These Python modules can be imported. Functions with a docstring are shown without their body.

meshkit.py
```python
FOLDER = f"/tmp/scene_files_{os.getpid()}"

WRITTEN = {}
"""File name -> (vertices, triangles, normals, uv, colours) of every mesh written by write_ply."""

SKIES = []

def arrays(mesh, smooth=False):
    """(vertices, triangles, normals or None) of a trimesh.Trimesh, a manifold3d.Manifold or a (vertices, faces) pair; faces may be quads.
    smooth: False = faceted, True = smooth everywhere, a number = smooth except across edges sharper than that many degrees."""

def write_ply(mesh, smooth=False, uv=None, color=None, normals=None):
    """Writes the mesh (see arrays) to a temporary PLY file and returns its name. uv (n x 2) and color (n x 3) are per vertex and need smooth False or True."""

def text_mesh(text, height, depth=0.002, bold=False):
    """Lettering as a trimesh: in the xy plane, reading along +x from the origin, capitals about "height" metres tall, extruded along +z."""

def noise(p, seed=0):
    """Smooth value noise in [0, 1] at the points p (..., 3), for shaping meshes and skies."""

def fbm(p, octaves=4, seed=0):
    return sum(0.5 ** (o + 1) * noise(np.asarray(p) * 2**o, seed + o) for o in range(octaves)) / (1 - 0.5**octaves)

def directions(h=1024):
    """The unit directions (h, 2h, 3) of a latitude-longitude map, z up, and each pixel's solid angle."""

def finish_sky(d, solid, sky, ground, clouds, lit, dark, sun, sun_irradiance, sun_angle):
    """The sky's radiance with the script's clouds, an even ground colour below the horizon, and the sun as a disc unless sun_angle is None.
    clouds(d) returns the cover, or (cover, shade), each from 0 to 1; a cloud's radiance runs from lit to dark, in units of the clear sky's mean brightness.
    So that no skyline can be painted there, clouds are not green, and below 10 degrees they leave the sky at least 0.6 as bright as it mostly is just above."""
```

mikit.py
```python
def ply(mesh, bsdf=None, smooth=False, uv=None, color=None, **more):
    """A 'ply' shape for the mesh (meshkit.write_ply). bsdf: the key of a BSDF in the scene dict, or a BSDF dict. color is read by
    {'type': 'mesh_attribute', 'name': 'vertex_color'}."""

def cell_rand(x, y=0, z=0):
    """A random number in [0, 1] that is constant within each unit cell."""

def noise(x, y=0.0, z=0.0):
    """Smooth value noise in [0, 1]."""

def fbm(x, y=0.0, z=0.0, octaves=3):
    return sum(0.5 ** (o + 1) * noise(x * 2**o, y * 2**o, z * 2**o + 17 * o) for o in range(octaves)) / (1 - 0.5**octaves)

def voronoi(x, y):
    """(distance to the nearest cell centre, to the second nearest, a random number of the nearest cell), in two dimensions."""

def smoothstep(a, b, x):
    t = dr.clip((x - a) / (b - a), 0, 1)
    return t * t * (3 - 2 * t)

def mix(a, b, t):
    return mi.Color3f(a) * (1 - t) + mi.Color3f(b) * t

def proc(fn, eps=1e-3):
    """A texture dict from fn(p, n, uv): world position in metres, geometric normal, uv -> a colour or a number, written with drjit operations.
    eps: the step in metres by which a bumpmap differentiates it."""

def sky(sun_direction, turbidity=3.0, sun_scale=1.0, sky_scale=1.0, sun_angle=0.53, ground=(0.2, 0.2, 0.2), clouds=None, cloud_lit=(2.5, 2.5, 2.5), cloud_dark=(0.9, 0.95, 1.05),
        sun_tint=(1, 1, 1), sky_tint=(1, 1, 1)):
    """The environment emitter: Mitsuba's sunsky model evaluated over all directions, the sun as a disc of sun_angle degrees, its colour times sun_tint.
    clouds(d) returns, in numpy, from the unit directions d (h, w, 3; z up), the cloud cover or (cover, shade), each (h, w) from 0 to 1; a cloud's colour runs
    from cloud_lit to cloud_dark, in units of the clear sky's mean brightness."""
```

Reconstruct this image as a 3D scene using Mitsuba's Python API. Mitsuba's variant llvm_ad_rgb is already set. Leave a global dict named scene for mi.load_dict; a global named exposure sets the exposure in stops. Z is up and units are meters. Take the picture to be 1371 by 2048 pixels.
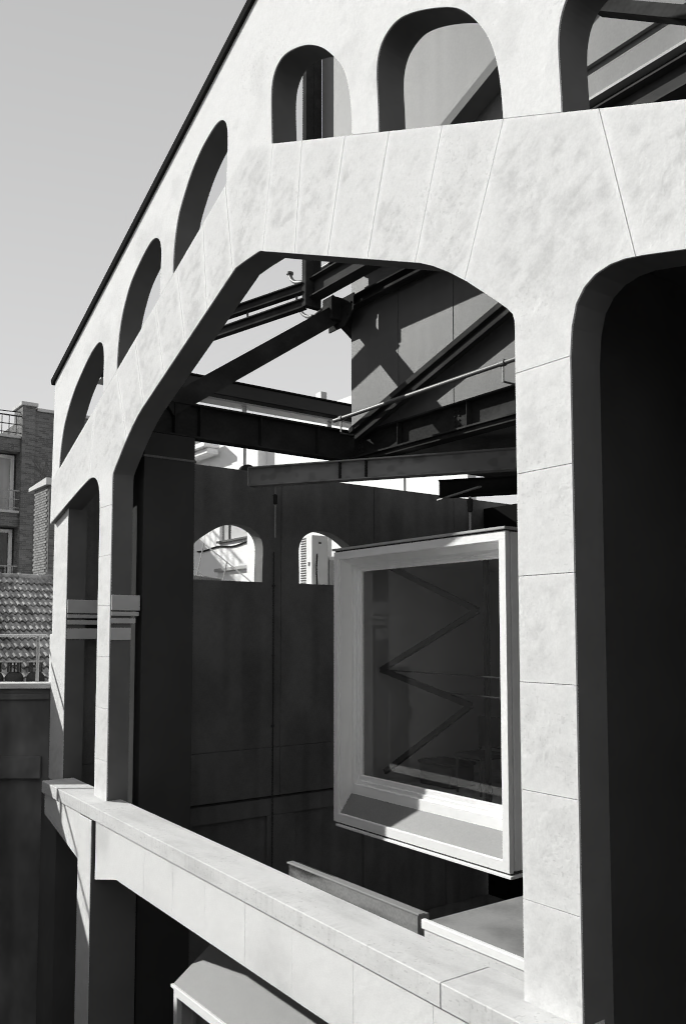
import math, random
import numpy as np
import trimesh, shapely
from shapely.geometry import Polygon, LineString, box as sbox
from shapely.ops import unary_union
import drjit as dr
import mitsuba as mi
import mikit
from mikit import noise, fbm, smoothstep, proc, cell_rand, ply
import meshkit

T = mi.ScalarTransform4f
rng = random.Random(7)
scene, labels = {}, {}

# ------------------------------------------------------------------ camera, sky, exposure
EYE = (0.0, -4.0, 8.0)                       # standing at a window across the narrow court
YAW, PITCH = math.radians(36.19), math.radians(4.04)
aim = (EYE[0] - math.cos(YAW) * math.cos(PITCH), EYE[1] + math.sin(YAW) * math.cos(PITCH), EYE[2] + math.sin(PITCH))
scene['camera'] = {'type': 'perspective', 'fov_axis': 'x', 'fov': math.degrees(2 * math.atan(685.5 / 1712.0)),
                   'to_world': T().look_at(origin=EYE, target=aim, up=[0, 0, 1]),
                   'principal_point_offset_y': -(1145 - 1024) / 2048.0, 'near_clip': 0.1, 'far_clip': 400.0}


def hazy(d):
    el = np.clip(d[..., 2], 0, 1)
    return np.ones(el.shape), np.clip((el - 0.05) / 0.75, 0, 1) ** 0.8


SUN = (-0.74, -0.49, 0.45)
scene['sky'] = mikit.sky(SUN, turbidity=3, clouds=hazy, cloud_lit=(2.05, 2.05, 2.05), cloud_dark=(1.1, 1.1, 1.1), sun_tint=(0.775, 1.0, 1.50), ground=(0.1, 0.1, 0.1))
exposure = 2.45

# ------------------------------------------------------------------ materials (a monochrome place: every paint is a grey)


def grey(f):
    return proc(lambda p, n, uv: mi.Color3f(f(p, n, uv)))


def matte(key, f, bump=None, rough=None, eps=2e-3, spec=0.0):
    """f: a number or fn(p, n, uv) -> grey; bump: fn in metres."""
    tex = {'type': 'rgb', 'value': [f, f, f]} if isinstance(f, (int, float)) else grey(f)
    if rough is None:
        b = {'type': 'diffuse', 'reflectance': tex}
    else:
        b = {'type': 'principled', 'base_color': tex, 'roughness': rough, 'specular': spec or 0.4}
    if bump is not None:
        b = {'type': 'bumpmap', 'arbitrary': proc(bump, eps), 'scale': 1.0, 'bsdf': b}
    scene[key] = {'type': 'twosided', 'bsdf': b}
    return key


CX = -7.03                                   # axis of the gable
SEAM = [(3.33, 2.99), (2.75, 2.45), (2.16, 1.885), (1.59, 1.345), (0.95, 0.84), (0.46, 0.29), (4.07, 4.32)]
PIER_Z = [9.63, 8.99, 8.35, 7.70, 7.05, 6.40]


def seam_glow(u, z):
    """Pale skim coat along the joints of the panels."""
    g = mi.Float(0)
    for a, b in SEAM:
        za, zb = 12.74 - 0.42 * a, 11.7 - 0.41 * b
        nx, nz = (za - zb), -(a - b)
        L = math.hypot(nx, nz)
        d = dr.abs((u - b) * (nx / L) + (z - zb) * (nz / L))
        g = dr.maximum(g, dr.exp(-dr.square(d / 0.05)))
    return g


def plaster_f(p, n, uv):
    u = dr.abs(p.x - CX)
    s = p.z - (12.74 - 0.42 * u)
    band = smoothstep(0.02, -0.06, s) * smoothstep(9.9, 10.3, p.z)
    pier = smoothstep(10.0, 9.6, p.z)
    g = seam_glow(u, p.z)
    edge = smoothstep(0.0, 0.22, -s)
    cloud = fbm(p.x * 2.2 + 3, p.z * 2.6, p.y * 2, 5)
    fine = fbm(p.x * 11, p.z * 14, p.y * 9, 4)
    streak = fbm((p.x + 0.55 * p.z) * 5, (p.z - 0.55 * p.x) * 15, 0.0, 4)
    stain = smoothstep(0.44, 0.68, 0.40 * cloud + 0.30 * fine + 0.30 * streak)
    jz = mi.Float(0)
    for z in PIER_Z:
        jz = dr.maximum(jz, dr.exp(-dr.square((p.z - z) / 0.045)))
    ex = dr.minimum(dr.abs(u - 3.40), dr.abs(u - 3.83))
    pg = dr.maximum(jz, dr.exp(-dr.square(ex / 0.04)))
    base = 0.715 - 0.03 * fine - 0.05 * noise(p.x * 120, p.z * 120, p.y * 120) - 0.04 * noise(p.x * 47, p.z * 47, p.y * 47)
    v = base + 0.03 - band * (1 - g) * (0.065 + 0.095 * stain * edge)
    v = v - pier * (1 - pg) * (0.018 + 0.06 * stain)
    v = v - (1 - band) * (1 - pier) * 0.07 * smoothstep(0.5, 0.75, cloud)
    speck = smoothstep(0.80, 0.86, noise(p.x * 55, p.z * 55, p.y * 55)) * smoothstep(0.5, 0.8, noise(p.x * 3.1, p.z * 2.7, 4.0))
    return v * (1 - 0.10 * speck)


def plaster_b(p, n, uv):
    return 0.004 * fbm(p.x * 9, p.z * 9, p.y * 9, 4) + 0.0012 * noise(p.x * 70, p.z * 70, p.y * 70)


matte('plaster', plaster_f, plaster_b)


def concrete_f(p, n, uv):
    c = fbm(p.x * 1.6, p.y * 6, p.z * 4, 5)
    f = fbm(p.x * 20, p.y * 20, p.z * 20, 3)
    drip = smoothstep(0.55, 0.8, noise(p.x * 38, 0.0, p.z * 1.5)) * smoothstep(0.5, 0.75, noise(p.x * 0.9 + 2.3, 0.0, 1.0)) * smoothstep(-0.1, -0.22, p.y)
    speck = smoothstep(0.82, 0.87, noise(p.x * 45, p.y * 45, p.z * 45))
    return (0.70 - 0.10 * smoothstep(0.42, 0.78, c) - 0.06 * f - 0.05 * noise(p.x * 110, p.y * 110, p.z * 110)) * (1 - 0.07 * drip) * (1 - 0.15 * speck)


matte('shaded_masonry', lambda p, n, uv: 0.185 - 0.05 * fbm(p.x * 3, p.y * 3, p.z * 3, 4), lambda p, n, uv: 0.002 * fbm(p.x * 14, p.y * 14, p.z * 14, 3))  # facade body toned dark to stand in for shade on the reveals
matte('raw_concrete', concrete_f, lambda p, n, uv: 0.006 * fbm(p.x * 8, p.y * 8, p.z * 8, 4) + 0.001 * noise(p.x * 90, p.y * 90, p.z * 90))


def beam_f(p, n, uv):
    c = fbm(p.x * 1.3 + 7, p.z * 1.8, p.y, 5)
    f = fbm(p.x * 16, p.z * 16, p.y * 16, 3)
    return 0.77 - 0.12 * smoothstep(0.45, 0.75, c) - 0.05 * f - 0.06 * noise(p.x * 110, p.y * 110, p.z * 110)


matte('beam_plaster', beam_f, plaster_b)


def damp_f(p, n, uv):
    c = fbm(p.y * 1.1, p.z * 0.7, p.x, 5)
    d = fbm(p.y * 7, p.z * 3.5, p.x * 5, 4)
    s = smoothstep(0.45, 0.8, noise(p.y * 6, p.z * 0.35, p.x * 3))
    return 0.12 + 0.16 * smoothstep(0.35, 0.75, c) + 0.08 * d - 0.05 * s


matte('damp_render', damp_f, lambda p, n, uv: 0.012 * fbm(p.y * 5, p.z * 5, p.x * 5, 5))


def dark_f(p, n, uv):
    c = fbm(p.x * 1.2 + p.y * 1.2, p.z * 1.0, p.y - p.x, 4)
    f = fbm(p.x * 14, p.y * 14, p.z * 9, 3)
    return 0.14 + 0.055 * smoothstep(0.3, 0.75, c) + 0.03 * f + 0.035 * (noise(p.x * 60, p.y * 60, p.z * 60) - 0.5) - 0.03 * smoothstep(0.5, 0.8, noise(p.x * 5 + p.y * 5, 0.0, p.z * 0.4))


matte('dark_panel', dark_f, lambda p, n, uv: 0.002 * fbm(p.x * 12, p.y * 12, p.z * 12, 3))
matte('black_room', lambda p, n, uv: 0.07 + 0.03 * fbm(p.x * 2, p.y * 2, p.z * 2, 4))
matte('steel', lambda p, n, uv: 0.032 + 0.024 * smoothstep(0.4, 0.8, fbm(p.x * 3, p.y * 3, p.z * 3, 4)) + 0.014 * noise(p.x * 40, p.y * 40, p.z * 40),
      bump=lambda p, n, uv: 0.0006 * fbm(p.x * 30, p.y * 30, p.z * 30, 3))
matte('steel_primer', lambda p, n, uv: 0.045 + 0.035 * fbm(p.x * 5, p.y * 5, p.z * 5, 4))
matte('skylit_crane_steel', lambda p, n, uv: 0.31 + 0.08 * fbm(p.x * 4, p.y * 4, p.z * 9, 4) - 0.08 * smoothstep(0.55, 0.8, noise(p.x * 9, p.y * 9, p.z * 9)))  # raised well above the other steel to stand in for sky light
matte('pipe', lambda p, n, uv: 0.10 + 0.05 * fbm(p.x * 6, p.y * 6, p.z * 6, 3), rough=0.45)


def cladding_f(p, n, uv):
    c = fbm(p.x * 0.9, p.z * 0.7, p.y, 4)
    drip = noise(p.x * 9, p.z * 0.5, 3.0)
    return 0.18 - 0.025 * smoothstep(0.3, 0.8, c) - 0.02 * drip + 0.015 * noise(p.x * 60, p.z * 60, p.y * 60)


matte('grey_cladding', cladding_f, rough=0.6, spec=0.3)
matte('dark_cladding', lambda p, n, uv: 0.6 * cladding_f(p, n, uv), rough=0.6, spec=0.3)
matte('white_paint', lambda p, n, uv: 0.80 - 0.05 * fbm(p.x * 5, p.y * 5, p.z * 5, 4) - 0.02 * noise(p.x * 60, p.y * 60, p.z * 60)
      - 0.035 * smoothstep(0.55, 0.8, noise(p.x * 24 + p.y * 31, 0.0, p.z * 2.0)) * smoothstep(0.5, 0.7, noise(p.x * 2.3, p.y * 2, p.z * 1.5)), rough=0.55, spec=0.35)
matte('window_metal', lambda p, n, uv: 0.42 - 0.05 * fbm(p.x * 6, p.y * 6, p.z * 6, 4), rough=0.4, spec=0.5)
matte('sill_metal', lambda p, n, uv: 0.205 - 0.03 * noise(p.x * 70, p.y * 70, p.z * 70), rough=0.55)
matte('column_paint', lambda p, n, uv: 0.05 + 0.02 * fbm(p.x * 3, p.y * 3, p.z * 1.5, 4))
matte('zinc', lambda p, n, uv: 0.36 - 0.08 * fbm(p.x * 3, p.y * 3, p.z * 8, 4), rough=0.45)
matte('base_shade_tone', lambda p, n, uv: 0.11 + 0.06 * fbm(p.x * 3, p.y * 3, p.z * 1.5, 4))  # dark tone standing in for shade below the end pier
matte('room_paint', lambda p, n, uv: 0.30 - 0.05 * fbm(p.x, p.y, p.z, 3))
matte('dark_metal', 0.045, rough=0.45)
matte('white_render', lambda p, n, uv: 0.86 - 0.08 * fbm(p.x * 0.8, p.y * 0.8, p.z * 0.6, 4))
matte('pale_house', lambda p, n, uv: 0.36 - 0.05 * fbm(p.x, p.z, p.y, 4))
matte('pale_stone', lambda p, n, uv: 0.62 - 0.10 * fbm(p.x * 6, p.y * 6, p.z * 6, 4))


def roofing_f(p, n, uv):
    c = fbm(p.x * 2.5, p.y * 2.5, p.z * 2, 5)
    spot = smoothstep(0.72, 0.8, noise(p.x * 17, p.y * 17, p.z * 17)) * smoothstep(0.45, 0.7, noise(p.x * 2, p.y * 2, 1.0))
    return 0.28 - 0.10 * smoothstep(0.35, 0.75, c) - 0.03 * noise(p.x * 60, p.y * 60, p.z * 60) - 0.06 * spot


matte('roof_sheet', roofing_f, rough=0.6)
for i, v in enumerate((0.42, 0.48, 0.36)):
    matte(f'tile_{i}', (lambda v: lambda p, n, uv: v - 0.20 * smoothstep(0.4, 0.75, fbm(p.x * 5, p.y * 5, p.z * 5, 4)) - 0.05 * noise(p.x * 40, p.y * 40, p.z * 40))(v))


def brick_tex(a, z, tone, joint, w=0.26, h=0.072):
    row = dr.floor(z / h)
    col = a / w + 0.5 * (row - 2 * dr.floor(row / 2))
    fz, fa = z / h - row, col - dr.floor(col)
    r = cell_rand(dr.floor(col), row, 3)
    m = dr.maximum(smoothstep(0.16, 0.08, fz), smoothstep(0.05, 0.02, fa))
    return (tone * (0.7 + 0.6 * r)) * (1 - m) + joint * m


matte('brickwork', lambda p, n, uv: brick_tex(p.y + p.x, p.z, 0.17, 0.26) * (0.8 + 0.4 * fbm(p.y * 0.8, p.z * 0.8, p.x, 3)))
for i, v in enumerate((0.27, 0.30, 0.245)):
    matte(f'pale_brick_{i}', v)
matte('mortar', 0.16)
matte('balcony_slab', 0.5)
matte('curtain', lambda p, n, uv: 0.40 + 0.10 * noise(p.y * 14, p.z * 0.6, 0.0))
matte('dark_glass', 0.015, rough=0.15, spec=0.5)
matte('court_paving', lambda p, n, uv: 0.07 + 0.03 * fbm(p.x, p.y, 0.0, 4))
matte('ac_white', lambda p, n, uv: 0.62 - 0.05 * fbm(p.x * 4, p.y * 4, p.z * 4, 3), rough=0.5)
matte('cable_black', 0.03)
matte('flashing_black', 0.022)
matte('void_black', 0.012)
matte('fin_metal', lambda p, n, uv: 0.20 - 0.03 * fbm(p.x * 3, p.y * 3, p.z * 3, 3))
matte('brace_paint', lambda p, n, uv: 0.03 + 0.015 * noise(p.x * 8, p.y * 8, p.z * 8))
matte('hood_metal', lambda p, n, uv: 0.255 - 0.03 * fbm(p.x * 3, p.y * 3, p.z * 3, 4) - 0.02 * noise(p.x * 90, p.y * 90, p.z * 90), rough=0.6, spec=0.3)
matte('stained_concrete', lambda p, n, uv: 0.26 - 0.19 * smoothstep(0.38, 0.66, fbm(p.x * 1.3 + 5, p.y * 3, p.z * 5, 5)) - 0.06 * noise(p.x * 60, p.y * 60, p.z * 60), lambda p, n, uv: 0.006 * fbm(p.x * 12, p.y * 12, p.z * 12, 4))
matte('clay', lambda p, n, uv: 0.05 + 0.04 * fbm(p.x * 9, p.y * 9, p.z * 9, 4))
scene['leaf'] = {'type': 'twosided', 'bsdf': {'type': 'diffuse', 'reflectance': {'type': 'rgb', 'value': [0.11] * 3}}}
scene['pane_glass'] = {'type': 'thindielectric', 'int_ior': 1.5}

# ------------------------------------------------------------------ helpers


def numbered(base):
    if base not in scene and base not in labels:
        return base
    i = 1
    while f'{base}_{i:03d}' in scene or f'{base}_{i:03d}' in labels:
        i += 1
    return f'{base}_{i:03d}'


def thing(name, label, cat, group=None, kind=None):
    key = numbered(name)
    labels[key] = {'label': label, 'category': cat}
    if group:
        labels[key]['group'] = group
    if kind:
        labels[key]['kind'] = kind
    return key


def put(name, mesh, m, parent=None, smooth=False, **more):
    key = numbered(parent + '__' + name if parent else name)
    scene[key] = ply(mesh, m, smooth=smooth, **more)
    return key


def struct(name, mesh, m, label, cat):
    key = put(name, mesh, m)
    labels[key] = {'label': label, 'category': cat, 'kind': 'structure'}
    return key


def cat_(ms):
    return trimesh.util.concatenate([trimesh.Trimesh(m.vertices, m.faces, process=False) for m in ms])


def cbox(x0, x1, y0, y1, z0, z1, b=0.004):
    """Box with chamfered edges."""
    x0, x1 = sorted((x0, x1)); y0, y1 = sorted((y0, y1)); z0, z1 = sorted((z0, z1))
    b = min(b, 0.3 * min(x1 - x0, y1 - y0, z1 - z0))
    pts = []
    for x, sx in ((x0, 1), (x1, -1)):
        for y, sy in ((y0, 1), (y1, -1)):
            for z, sz in ((z0, 1), (z1, -1)):
                pts += [(x + sx * b, y + sy * b, z), (x + sx * b, y, z + sz * b), (x, y + sy * b, z + sz * b)]
    return trimesh.convex.convex_hull(np.array(pts))


def hull(pts):
    return trimesh.convex.convex_hull(np.array(pts, float))


def ring_offset(r, b):
    """Ring (n x 2, ccw = inside on the left) moved inwards by b, vertex for vertex."""
    a, c = r - np.roll(r, 1, 0), np.roll(r, -1, 0) - r
    na = np.stack([-a[:, 1], a[:, 0]], 1); na /= np.linalg.norm(na, axis=1, keepdims=True)
    nc = np.stack([-c[:, 1], c[:, 0]], 1); nc /= np.linalg.norm(nc, axis=1, keepdims=True)
    m = na + nc
    m /= np.maximum(np.sum(m * na, 1, keepdims=True), 0.35)
    return r + b * m


def extrude_y(poly, y0, y1, b=0.0):
    """The (x, z) polygon between y0 (front, chamfered by b) and y1."""
    import mapbox_earcut
    poly = shapely.geometry.polygon.orient(poly.simplify(1e-5), 1.0)
    rings = [np.array(r.coords)[:-1] for r in [poly.exterior, *poly.interiors]]
    front = [ring_offset(r, b) if b else r for r in rings]
    ends = np.cumsum([len(r) for r in rings]).astype(np.uint32)
    V, F, at = [], [], 0

    def cap(rs, y, flip):
        nonlocal at
        pts = np.vstack(rs)
        t = np.asarray(mapbox_earcut.triangulate_float64(pts, ends)).reshape(-1, 3).astype(int)
        p = pts[t]
        area = np.cross(p[:, 1] - p[:, 0], p[:, 2] - p[:, 0])
        t = np.where(((area > 0) ^ flip)[:, None], t, t[:, ::-1])
        V.append(np.stack([pts[:, 0], np.full(len(pts), y), pts[:, 1]], 1)); F.append(t + at); at += len(pts)

    def wall(r0, ya, r1, yb):
        nonlocal at
        n = len(r0); i = np.arange(n); j = (i + 1) % n
        V.append(np.stack([r0[:, 0], np.full(n, ya), r0[:, 1]], 1)); V.append(np.stack([r1[:, 0], np.full(n, yb), r1[:, 1]], 1))
        F.append(np.vstack([np.stack([i, i + n, j], 1), np.stack([j, i + n, j + n], 1)])[:, ::-1] + at); at += 2 * n

    cap(front, y0, False)
    for fr, r in zip(front, rings):
        if b:
            wall(fr, y0, r, y0 + b)
        wall(r, y0 + b, r, y1)
    cap(rings, y1, True)
    return trimesh.Trimesh(np.vstack(V), np.vstack(F), process=False)


def frame_of(p0, p1, up=(0, 0, 1)):
    p0, p1 = np.array(p0, float), np.array(p1, float)
    d = p1 - p0; L = np.linalg.norm(d); d /= L
    s = np.cross(d, up); s /= np.linalg.norm(s)
    u = np.cross(s, d)
    return p0, d, s, u, L


def section(p0, p1, pts, up=(0, 0, 1)):
    """The closed (side, up) outline pts swept from p0 to p1."""
    import mapbox_earcut
    p, d, s, u, L = frame_of(p0, p1, up)
    pts = np.array(pts, float); n = len(pts)
    a = p + pts[:, :1] * s + pts[:, 1:] * u
    t = np.asarray(mapbox_earcut.triangulate_float64(pts, np.array([n], np.uint32))).reshape(-1, 3).astype(int)
    i = np.arange(n); j = (i + 1) % n
    m = trimesh.Trimesh(np.vstack([a, a + d * L]), np.vstack([t, t[:, ::-1] + n, np.stack([i, i + n, j], 1), np.stack([j, i + n, j + n], 1)]), process=False)
    m.fix_normals()
    return m


def i_outline(h, w, tf, tw):
    H, W_, t = h / 2, w / 2, tw / 2
    return [(-W_, -H), (W_, -H), (W_, -H + tf), (t, -H + tf), (t, H - tf), (W_, H - tf), (W_, H), (-W_, H), (-W_, H - tf), (-t, H - tf), (-t, -H + tf), (-W_, -H + tf)]


def ibeam(p0, p1, h=0.3, w=0.2, tf=0.018, tw=0.012, up=(0, 0, 1)):
    return section(p0, p1, i_outline(h, w, tf, tw), up)


def bar(p0, p1, w, h, up=(0, 0, 1)):
    return section(p0, p1, [(-w / 2, -h / 2), (w / 2, -h / 2), (w / 2, h / 2), (-w / 2, h / 2)], up)


def tube(path, r, sides=10):
    p = np.asarray(path, float)
    t = np.gradient(p, axis=0); t /= np.linalg.norm(t, axis=1, keepdims=True)
    a = np.cross(t, [0, 0, 1.0] if abs(t[0, 2]) < 0.9 else [1.0, 0, 0])
    a = np.where(np.linalg.norm(a, axis=1, keepdims=True) < 1e-3, [[1.0, 0, 0]], a)
    a /= np.linalg.norm(a, axis=1, keepdims=True)
    b = np.cross(t, a)
    g = np.arange(sides) * 2 * np.pi / sides
    rr = np.broadcast_to(r, (len(p),))[:, None, None]
    v = p[:, None] + rr * (np.cos(g)[None, :, None] * a[:, None] + np.sin(g)[None, :, None] * b[:, None])
    n = len(p)
    i, j = np.meshgrid(np.arange(n - 1), np.arange(sides), indexing='ij')
    q = np.stack([i * sides + j, i * sides + (j + 1) % sides, (i + 1) * sides + (j + 1) % sides, (i + 1) * sides + j], -1).reshape(-1, 4)
    v = np.vstack([v.reshape(-1, 3), p[:1], p[-1:]])
    k = np.arange(sides)
    caps = np.vstack([np.stack([(k + 1) % sides, k, np.full(sides, n * sides)], 1), np.stack([k + (n - 1) * sides, (k + 1) % sides + (n - 1) * sides, np.full(sides, n * sides + 1)], 1)])
    m = trimesh.Trimesh(v, np.vstack([q[:, [0, 1, 2]], q[:, [0, 2, 3]], caps]), process=False)
    m.fix_normals()
    return m


def lathe(profile, center, sides=20):
    m = trimesh.creation.revolve(np.array(profile, float), sections=sides)
    m.apply_translation(center)
    return m


def rect_ring(x0, x1, z0, z1, X0, X1, Z0, Z1, ya, yb, b=0.003):
    """A picture frame: outer X0..X1, Z0..Z1, opening x0..x1, z0..z1."""
    return extrude_y(Polygon([(X0, Z0), (X1, Z0), (X1, Z1), (X0, Z1)], [[(x0, z0), (x1, z0), (x1, z1), (x0, z1)]]), ya, yb, b)


# ------------------------------------------------------------------ ground
gx = np.linspace(-160, 60, 12); gy = np.linspace(-60, 160, 12)
gv = np.array([(x, y, 0.0) for x in gx for y in gy]); k = np.arange(11)
gf = np.array([(i * 12 + j, (i + 1) * 12 + j, (i + 1) * 12 + j + 1, i * 12 + j + 1) for i in range(11) for j in range(11)])
struct('ground', (gv, gf), 'court_paving', 'dark paved ground of the court below', 'ground')

# ------------------------------------------------------------------ the white gable with its openings
half = [(0, 14.12), (5.81, 11.79), (5.89, 9.64), (4.84, 9.93), (4.6, 9.995), (4.35, 10.055), (4.22, 10.08), (4.12, 10.082), (4.02, 10.06), (3.94, 10.01), (3.88, 9.93), (3.845, 9.80),
        (3.83, 9.62), (3.83, 5.72), (3.40, 5.72), (3.40, 9.97), (3.385, 10.02), (3.34, 10.07), (3.26, 10.14), (3.12, 10.255), (2.98, 10.37), (2.80, 10.50), (2.64, 10.60), (2.5, 10.672), (0.32, 11.565), (0.24, 11.60), (0, 11.605)]
gable = Polygon([(CX + 0.14 + 0 * u, 14.175) if z > 14 else (CX + u, z) for u, z in half] + [(CX - u, z) for u, z in half[:0:-1]]).buffer(0)
WIN = [[(.44, 12.56), (.425, 12.9), (.425, 13.06), (.445, 13.17), (.50, 13.25), (.57, 13.29), (.67, 13.30), (.84, 13.26), (1.01, 13.19), (1.20, 13.07), (1.345, 12.94), (1.46, 12.81), (1.555, 12.68), (1.62, 12.52), (1.665, 12.32), (1.68, 12.04)],
       [(2.03, 11.9), (2.01, 12.32), (2.015, 12.46), (2.05, 12.56), (2.11, 12.62), (2.2, 12.655), (2.31, 12.655), (2.5, 12.59), (2.72, 12.48), (2.92, 12.35), (3.05, 12.21), (3.155, 12.06), (3.24, 11.88), (3.29, 11.69), (3.315, 11.5), (3.325, 11.35)],
       [(3.80, 11.155), (3.785, 11.5), (3.79, 11.67), (3.82, 11.78), (3.87, 11.85), (3.95, 11.89), (4.06, 11.89), (4.2, 11.855), (4.38, 11.785), (4.6, 11.67), (4.82, 11.54), (5.0, 11.41), (5.17, 11.245), (5.33, 11.05), (5.43, 10.84), (5.5, 10.6), (5.53, 10.42)]]


def smooth_top(pts, n=4):
    """The window outline with its bends rounded (the sill stays straight)."""
    from scipy.interpolate import CubicSpline
    p = np.array(pts); t = np.r_[0, np.cumsum(np.linalg.norm(np.diff(p, axis=0), axis=1) ** 0.5)]
    s = np.linspace(0, t[-1], n * (len(p) - 1) + 1)
    return np.stack([CubicSpline(t, p[:, 0])(s), CubicSpline(t, p[:, 1])(s)], 1)


for w in WIN:
    o = smooth_top(w)
    o[0, 1], o[-1, 1] = 12.74 - 0.42 * o[0, 0], 12.74 - 0.42 * o[-1, 0]
    for s in (1, -1):
        gable = gable.difference(Polygon([(CX + s * u, z) for u, z in o]).buffer(0))
lines = []
for s in (1, -1):
    lines.append(LineString([(CX + s * 0.5, 12.53), (CX + s * 6.0, 12.74 - 0.42 * 6.0)]))
    for a, b in SEAM:
        za, zb = 12.74 - 0.42 * a, 11.7 - 0.41 * b
        k = 0.9 if a == 4.07 else 0.12
        lines.append(LineString([(CX + s * (a + (a - b) * 0.0), za), (CX + s * (b - (a - b) * k), zb - (za - zb) * k)]))
    for z in PIER_Z:
        lines.append(LineString([(CX + s * 3.38, z), (CX + s * 3.85, z)]))
cuts = unary_union([l.buffer(0.0016, cap_style=2) for l in lines])
G = thing('gable_facade', 'white plastered gable wall with rampant arched windows and one big open bay', 'building')
put('masonry', extrude_y(gable.buffer(-0.003, join_style=2), 0.012, 0.28), 'shaded_masonry', G)  # darker than the white face: shade of the reveals put into the colour
for q in sorted(gable.difference(cuts).geoms, key=lambda q: (round(q.centroid.x, 3), q.centroid.y)):
    if q.area > 0.003:
        put('panel', extrude_y(q, rng.uniform(-0.0012, 0.0), 0.013, 0.0015), 'plaster', G)
# dark flashing along the rakes
for s in (-1, 1):
    lo = 0.0 if s > 0 else -0.36
    a, b = (CX + s * 5.90, 11.79 - 0.036), (CX + 0.14, 14.175)
    put('coping_flashing', cat_([section((a[0], -0.035, a[1] + 0.045), (b[0] - s * 0.0, -0.035, b[1] + 0.045), [(lo, -0.045), (lo + 0.36, -0.045), (lo + 0.36, 0.045), (lo, 0.045)])]), 'flashing_black', G)
# set-back end pier under the overhanging left end
put('end_pier', cbox(-12.945, -12.334, 0.086, 0.36, 5.855, 10.2, 0.004), 'shaded_masonry', G)  # dark body paints the shade on the pier side
put('end_pier_facing', cbox(-12.95, -12.33, 0.075, 0.0855, 5.855, 10.2, 0.003), 'plaster', G)
put('added_pier_base', cbox(-13.02, -12.32, 0.0, 0.365, 0.0, 5.69), 'base_shade_tone', G)  # added dark block covering the wall end, which lies in shade
put('end_pier', cbox(-13.14, -12.953, 0.10, 0.34, 7.25, 7.98, 0.012), 'plaster', G)

# parapet coping of raw concrete, in lengths
def fall(m):
    v = np.array(m.vertices)
    v[:, 2] -= np.where(v[:, 2] > 5.5, 0.0165 * (v[:, 0] + 7.2), 0.0)
    return trimesh.Trimesh(v, m.faces, process=False)


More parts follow.
